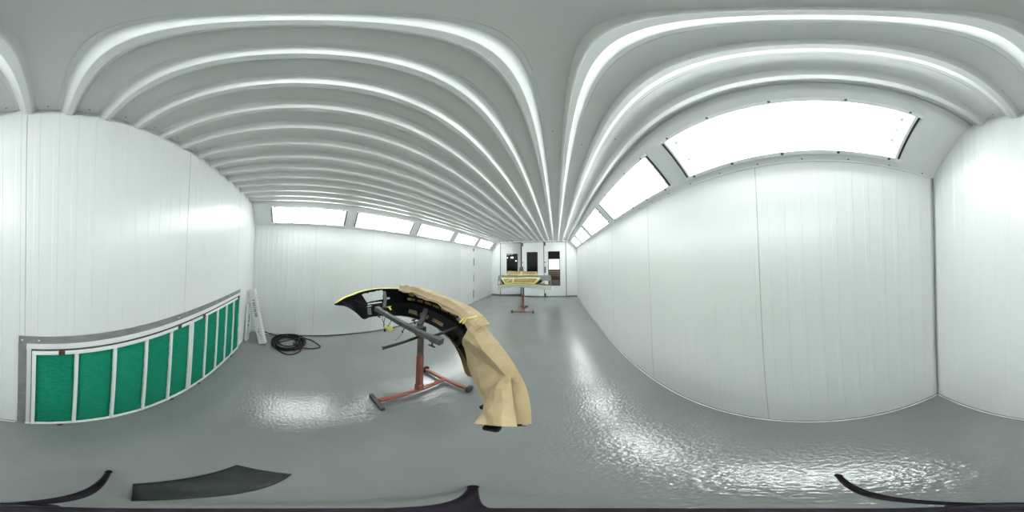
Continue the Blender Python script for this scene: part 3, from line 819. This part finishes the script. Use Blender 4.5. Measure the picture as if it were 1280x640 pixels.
for a_, c_, w_ in (((-1.11, 5.070, 1.200), (-1.10, 5.118, 1.318), .05), ((-1.60, 5.074, 1.20), (-1.50, 5.108, 1.30), .02), ((-.66, 5.112, 1.31), (-.58, 5.078, 1.215), .02)):
    m = MB(); m.beam(a_, c_, w_, .004, up=(0, 1, 0)); m.build('masking_tape', 'pale_tape', b2, 'yellow tape across the upright paper')

# ================================================================== CARTONS AND HOSE
def carton(foot, top, w, d, label, print_mat, marks, side_marks, wd):
    """long box leaning from its foot to its top; w across the view face, d deep"""
    F, Tp = Vector(foot), Vector(top); ax = (Tp - F); L = ax.length; ax.normalize()
    wdir = Vector(wd); wdir = (wdir - ax * wdir.dot(ax)).normalized(); ndir = wdir.cross(ax).normalized()
    if ndir.dot(Vector((0, 0, 1.6)) - F) < 0: ndir = -ndir
    R = Matrix((wdir, ndir, ax)).transposed()
    t = thing('carton', label, 'box', F)
    m = MB(); m.box((F + Tp) / 2, (w, d, L), R, bev=.003)
    for (s0, s1, c0, c1) in marks:
        c = F + ax * (L * (s0 + s1) / 2) + wdir * (w * (c0 + c1) / 2) + ndir * (d / 2 + .0006)
        m.box(c, (w * abs(c1 - c0), .0012, L * abs(s1 - s0)), R, 1)
    for (s0, s1, c0, c1) in side_marks:
        c = F + ax * (L * (s0 + s1) / 2) + ndir * (d * (c0 + c1) / 2) + wdir * (w / 2 + .0006)
        m.box(c, (.0012, d * abs(c1 - c0), L * abs(s1 - s0)), R, 1)
    m.build('carton_body', ['carton_white', print_mat], t)
    m = MB(); m.box(Tp + ax * .0015, (w * .96, d * .45, .003), R @ Matrix.Rotation(.06, 3, 'X')); m.build('end_flap', 'carton_white', t)
    return t
# blurred print: strokes of unreadable letters running down the face
marks = []
for i, s in enumerate([.80, .765, .735, .700, .672, .630, .600, .570, .540, .512]):
    marks += [(s, s + .008, -.20, .20), (s + .015, s + .023, -.20, .20)] if i % 3 != 1 else [(s, s + .009, -.20, .20)]
    marks += [(s, s + .021, .14, .19)] if i % 2 else [(s, s + .021, -.19, -.14)]
marks += [(.265, .295, -.05, .02), (.20, .25, -.20, -.12), (.17, .18, -.18, .10), (.145, .165, .12, .2), (.235, .242, -.12, .05)]
sides = [(s, s + .028, -.12, .12) for s in (.88, .83, .79, .74, .70, .66, .62, .58)]
carton((-2.665, -0.550, 0.006), (-2.840, -0.826, 0.985), .118, .085, 'white light-tube carton with dark print leaning in the corner beside the hose', 'print_dark', marks, sides, (0.12, 1, 0))
carton((-2.700, -0.845, 0.004), (-2.780, -0.870, 0.74), .13, .036, 'white carton with blue print half hidden behind the leaning one', 'print_blue',
       [(.50, .56, -.30, .1), (.58, .64, -.35, .0), (.66, .70, -.3, .05), (.40, .45, -.1, .3)], [], (1, 0, 0))

random.seed(11)
hm = MB()
pts = []
c0 = Vector((-2.765, -0.14, 0))
loops = 9
N = loops * 40
for i in range(N + 1):
    a = 2 * math.pi * i / 40 + 2.2
    k = i / 40
    r = .238 + .044 * math.sin(k * 2.4) + .035 * noise.noise(Vector((k * 1.1, 2, 0)))
    if 4 < k < 5: r *= .78
    if 7 < k < 8: r *= .84
    ox, oy = .03 * noise.noise(Vector((k * .9, 5, 1))), .03 * noise.noise(Vector((k * .9, 8, 2)))
    z = .012 + .0045 * k + .004 * math.sin(a * 3 + k)
    pts.append(c0 + Vector((ox + r * 1.08 * math.cos(a), oy + r * math.sin(a), z)))
lead = [Vector((-3.04, -0.80, .16)), Vector((-3.05, -.72, .11)), Vector((-3.055, -.60, .06)), Vector((-3.05, -.5, .03)), Vector((-3.04, -.40, .016))]
out1 = []
e = pts[-1]
def smooth(ctrl, n=14):
    return [cr(ctrl, i / n) for i in range((len(ctrl) - 1) * n + 1)]
tail = smooth([tuple(pts[-1]), (-2.60, -.33, .06), (-2.44, -.24, .013), (-2.35, -.10, .013), (-2.44, .04, .013), (-2.60, .10, .04), (-2.75, .13, .06), (-2.92, .10, .05), (-2.96, .16, .013), (-2.88, .27, .013), (-2.66, .385, .013),
               (-2.585, .34, .013), (-2.57, .18, .013), (-2.60, .02, .04), (-2.75, -.05, .02)])
allp = smooth([tuple(p) for p in lead] + [tuple(pts[0])]) + pts[1:] + tail[1:]
hm.tube(allp, .0105, n=8)
tag(hm.build('hose', 'black_rubber'), 'black hose coiled on the floor beside the white leaning carton', 'hose')
# thin dark line run along the foot of the left wall
run = smooth([(-3.092, .02, .007), (-3.090, .24, .008), (-3.083, .44, .012), (-3.082, .92, .013), (-3.075, 1.79, .012), (-3.08, 2.33, .012), (-3.085, 3.2, .012)])
hm = MB(); hm.tube(run, .0062, n=8); tag(hm.build('air_line', 'black_rubber'), 'thin black line lying straight along the foot of the left wall', 'hose')

# ================================================================== CAMERA TRIPOD
tp = thing('tripod', 'black tripod standing on the floor under the viewpoint', 'tripod', (0, 0, 0))
m = MB(); m.tube([(0, 0, .10), (-.0020, .0060, .7), (-.0032, .0092, 1.10), (-.0038, .0110, 1.30)], [.014, .010, .0075, .0055], n=20); m.build('pole', 'tripod_black', tp, 'black centre pole')
m = MB(); m.tube([(-.0038, .0110, 1.30), (-.0038, .0110, 1.305), (-.0036, .0105, 1.34)], [.0055, .0066, .0060], n=20); m.build('mount', 'tripod_black', tp)
for fx, fy in ((-.182, -.317), (-.149, .293), (.348, .004)):
    d = Vector((fx, fy, 0))
    m = MB(); m.tube([d * .05 + Vector((0, 0, .20)), d * .5 + Vector((0, 0, .11)), d * .93 + Vector((0, 0, .022))], [.012, .0095, .0075], n=12)
    lg = m.build('leg', 'tripod_black', tp)
    m = MB(); m.tube([d * .93 + Vector((0, 0, .022)), d * .97 + Vector((0, 0, .012)), d + Vector((0, 0, .002))], [.0095, .0095, .007], n=12); m.build('foot', 'tripod_black', lg, 'rubber foot')
m = MB(); m.tube([(0, 0, .08), (0, 0, .10), (0, 0, .22), (0, 0, .24)], [.016, .024, .024, .017], n=20); m.build('hub', 'tripod_black', tp)

# flat sheet standing in for a blurred dark smear by the tripod
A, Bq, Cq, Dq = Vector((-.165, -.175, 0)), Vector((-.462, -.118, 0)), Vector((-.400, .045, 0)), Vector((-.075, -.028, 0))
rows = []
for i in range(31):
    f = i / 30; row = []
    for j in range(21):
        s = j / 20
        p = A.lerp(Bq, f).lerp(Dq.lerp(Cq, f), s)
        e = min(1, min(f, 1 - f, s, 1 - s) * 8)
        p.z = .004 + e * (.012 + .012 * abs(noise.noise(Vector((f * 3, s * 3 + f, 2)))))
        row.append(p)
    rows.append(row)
m = MB(); m.grid(rows); o = solid(m.build('patch', 'dark_patch'), .003, 1.0)
tag(o, 'dark grey sheet standing in for a blurred floor smear beside the tripod legs', 'patch')

# ================================================================== WORKSHOP BEYOND THE DOORS
b = MB(); b.box((-1.5, 13.3, -0.06), (9.0, 11.5, 0.1)); struct(b.build('floor_workshop', 'workshop_concrete'), 'dark workshop floor beyond the doors', 'floor')
b = MB()
ox0, ox1, oz0, oz1 = -0.75, 0.60, 0.05, 1.88      # bright gateway in the far wall
yw = 14.0
b.box(((-6 + ox0) / 2, yw, 1.7), (ox0 + 6, .12, 3.5)); b.box(((3 + ox1) / 2, yw, 1.7), (3 - ox1, .12, 3.5))
b.box(((ox0 + ox1) / 2, yw, (oz1 + 3.45) / 2), (ox1 - ox0, .12, 3.45 - oz1))
b.box((-5.95, 10.8, 1.7), (.1, 6.5, 3.5)); b.box((2.95, 10.8, 1.7), (.1, 6.5, 3.5)); b.box((-1.5, 10.8, 3.45), (9.0, 6.5, .1))
b.box((-4.60, 7.57, 1.7), (2.8, .1, 3.5)); b.box((2.0, 7.57, 1.7), (2.0, .1, 3.5)); b.box((-1.1, 7.57, 3.1), (4.3, .1, .7))
struct(b.build('wall_workshop', 'workshop_wall'), 'dark workshop walls seen through the door windows', 'wall')
for k in range(5):
    m = MB(); m.box((-0.15 + .03 * (k % 2), 15.2, .10 + .19 * k), (1.9, .30, .165), bev=.01)
    tag(m.build('timber_board', 'timber'), ['brown board at the bottom of the stack outside the right door window', 'second brown board up in the stack outside the right door window',
        'middle brown board of the stack outside the right door window', 'second brown board from the top of the stack outside the right door window', 'topmost brown board of the stack outside the right door window'][k], 'board', 'boards stacked outside the doors')
for k, (x, z) in enumerate(((-3.55, 2.02), (-3.98, 2.00), (-3.22, 1.74))):
    t = thing('hanging_lamp', ['brightest small lamp shining in the left door window', 'left of the small lamps in the left door window', 'lowest of the small lamps in the left door window'][k], 'lamp', (x, 12.9, z), 'workshop lamps through the left window')
    s_ = .75 if k == 0 else .42
    m = MB(); m.box((x, 12.9, z), (.22 * s_, .10, .13 * s_), bev=.01); m.build('lamp_panel', 'lamp_lit', t)
    m = MB(); m.cyl((x, 12.9, z + .05), (x, 12.9, 3.41), .01, n=8); m.build('rod', 'dark_steel', t)

# ================================================================== SKY, CAMERA, COLOUR
w = bpy.data.worlds.new('sky'); scene.world = w; w.use_nodes = True
w.node_tree.nodes['Background'].inputs['Color'].default_value = (1.0, 0.99, 0.97, 1)
w.node_tree.nodes['Background'].inputs['Strength'].default_value = 3.0

cd = bpy.data.cameras.new('camera'); cd.type = 'PANO'
try: cd.panorama_type = 'EQUIRECTANGULAR'
except Exception: pass
try: cd.cycles.panorama_type = 'EQUIRECTANGULAR'
except Exception: pass
cd.clip_start = 0.05; cd.clip_end = 200
cam = bpy.data.objects.new('camera', cd); COL.objects.link(cam)
yaw, pit, rol = math.radians(15.43668), math.radians(2.36327), math.radians(0.14590)
Rz, Rx, Ry = Matrix.Rotation(yaw, 3, 'Z'), Matrix.Rotation(pit, 3, 'X'), Matrix.Rotation(rol, 3, 'Y')
R = Rz @ Rx @ Ry
right, fwd, upv = R @ Vector((1, 0, 0)), R @ Vector((0, 1, 0)), R @ Vector((0, 0, 1))
M = Matrix((right, upv, -fwd)).transposed().to_4x4(); M.translation = Vector((0, 0, CAMZ))
cam.matrix_world = M
scene.camera = cam

vs = scene.view_settings
scene.display_settings.display_device = 'sRGB'
vs.view_transform = 'Standard'; vs.look = 'None'; vs.gamma = 1.0; vs.exposure = 0.0
vs.use_curve_mapping = False
cy = scene.cycles
cy.use_denoising = True
cy.max_bounces = 14; cy.diffuse_bounces = 7; cy.glossy_bounces = 5; cy.transparent_max_bounces = 16; cy.transmission_bounces = 6
cy.sample_clamp_indirect = 8.0
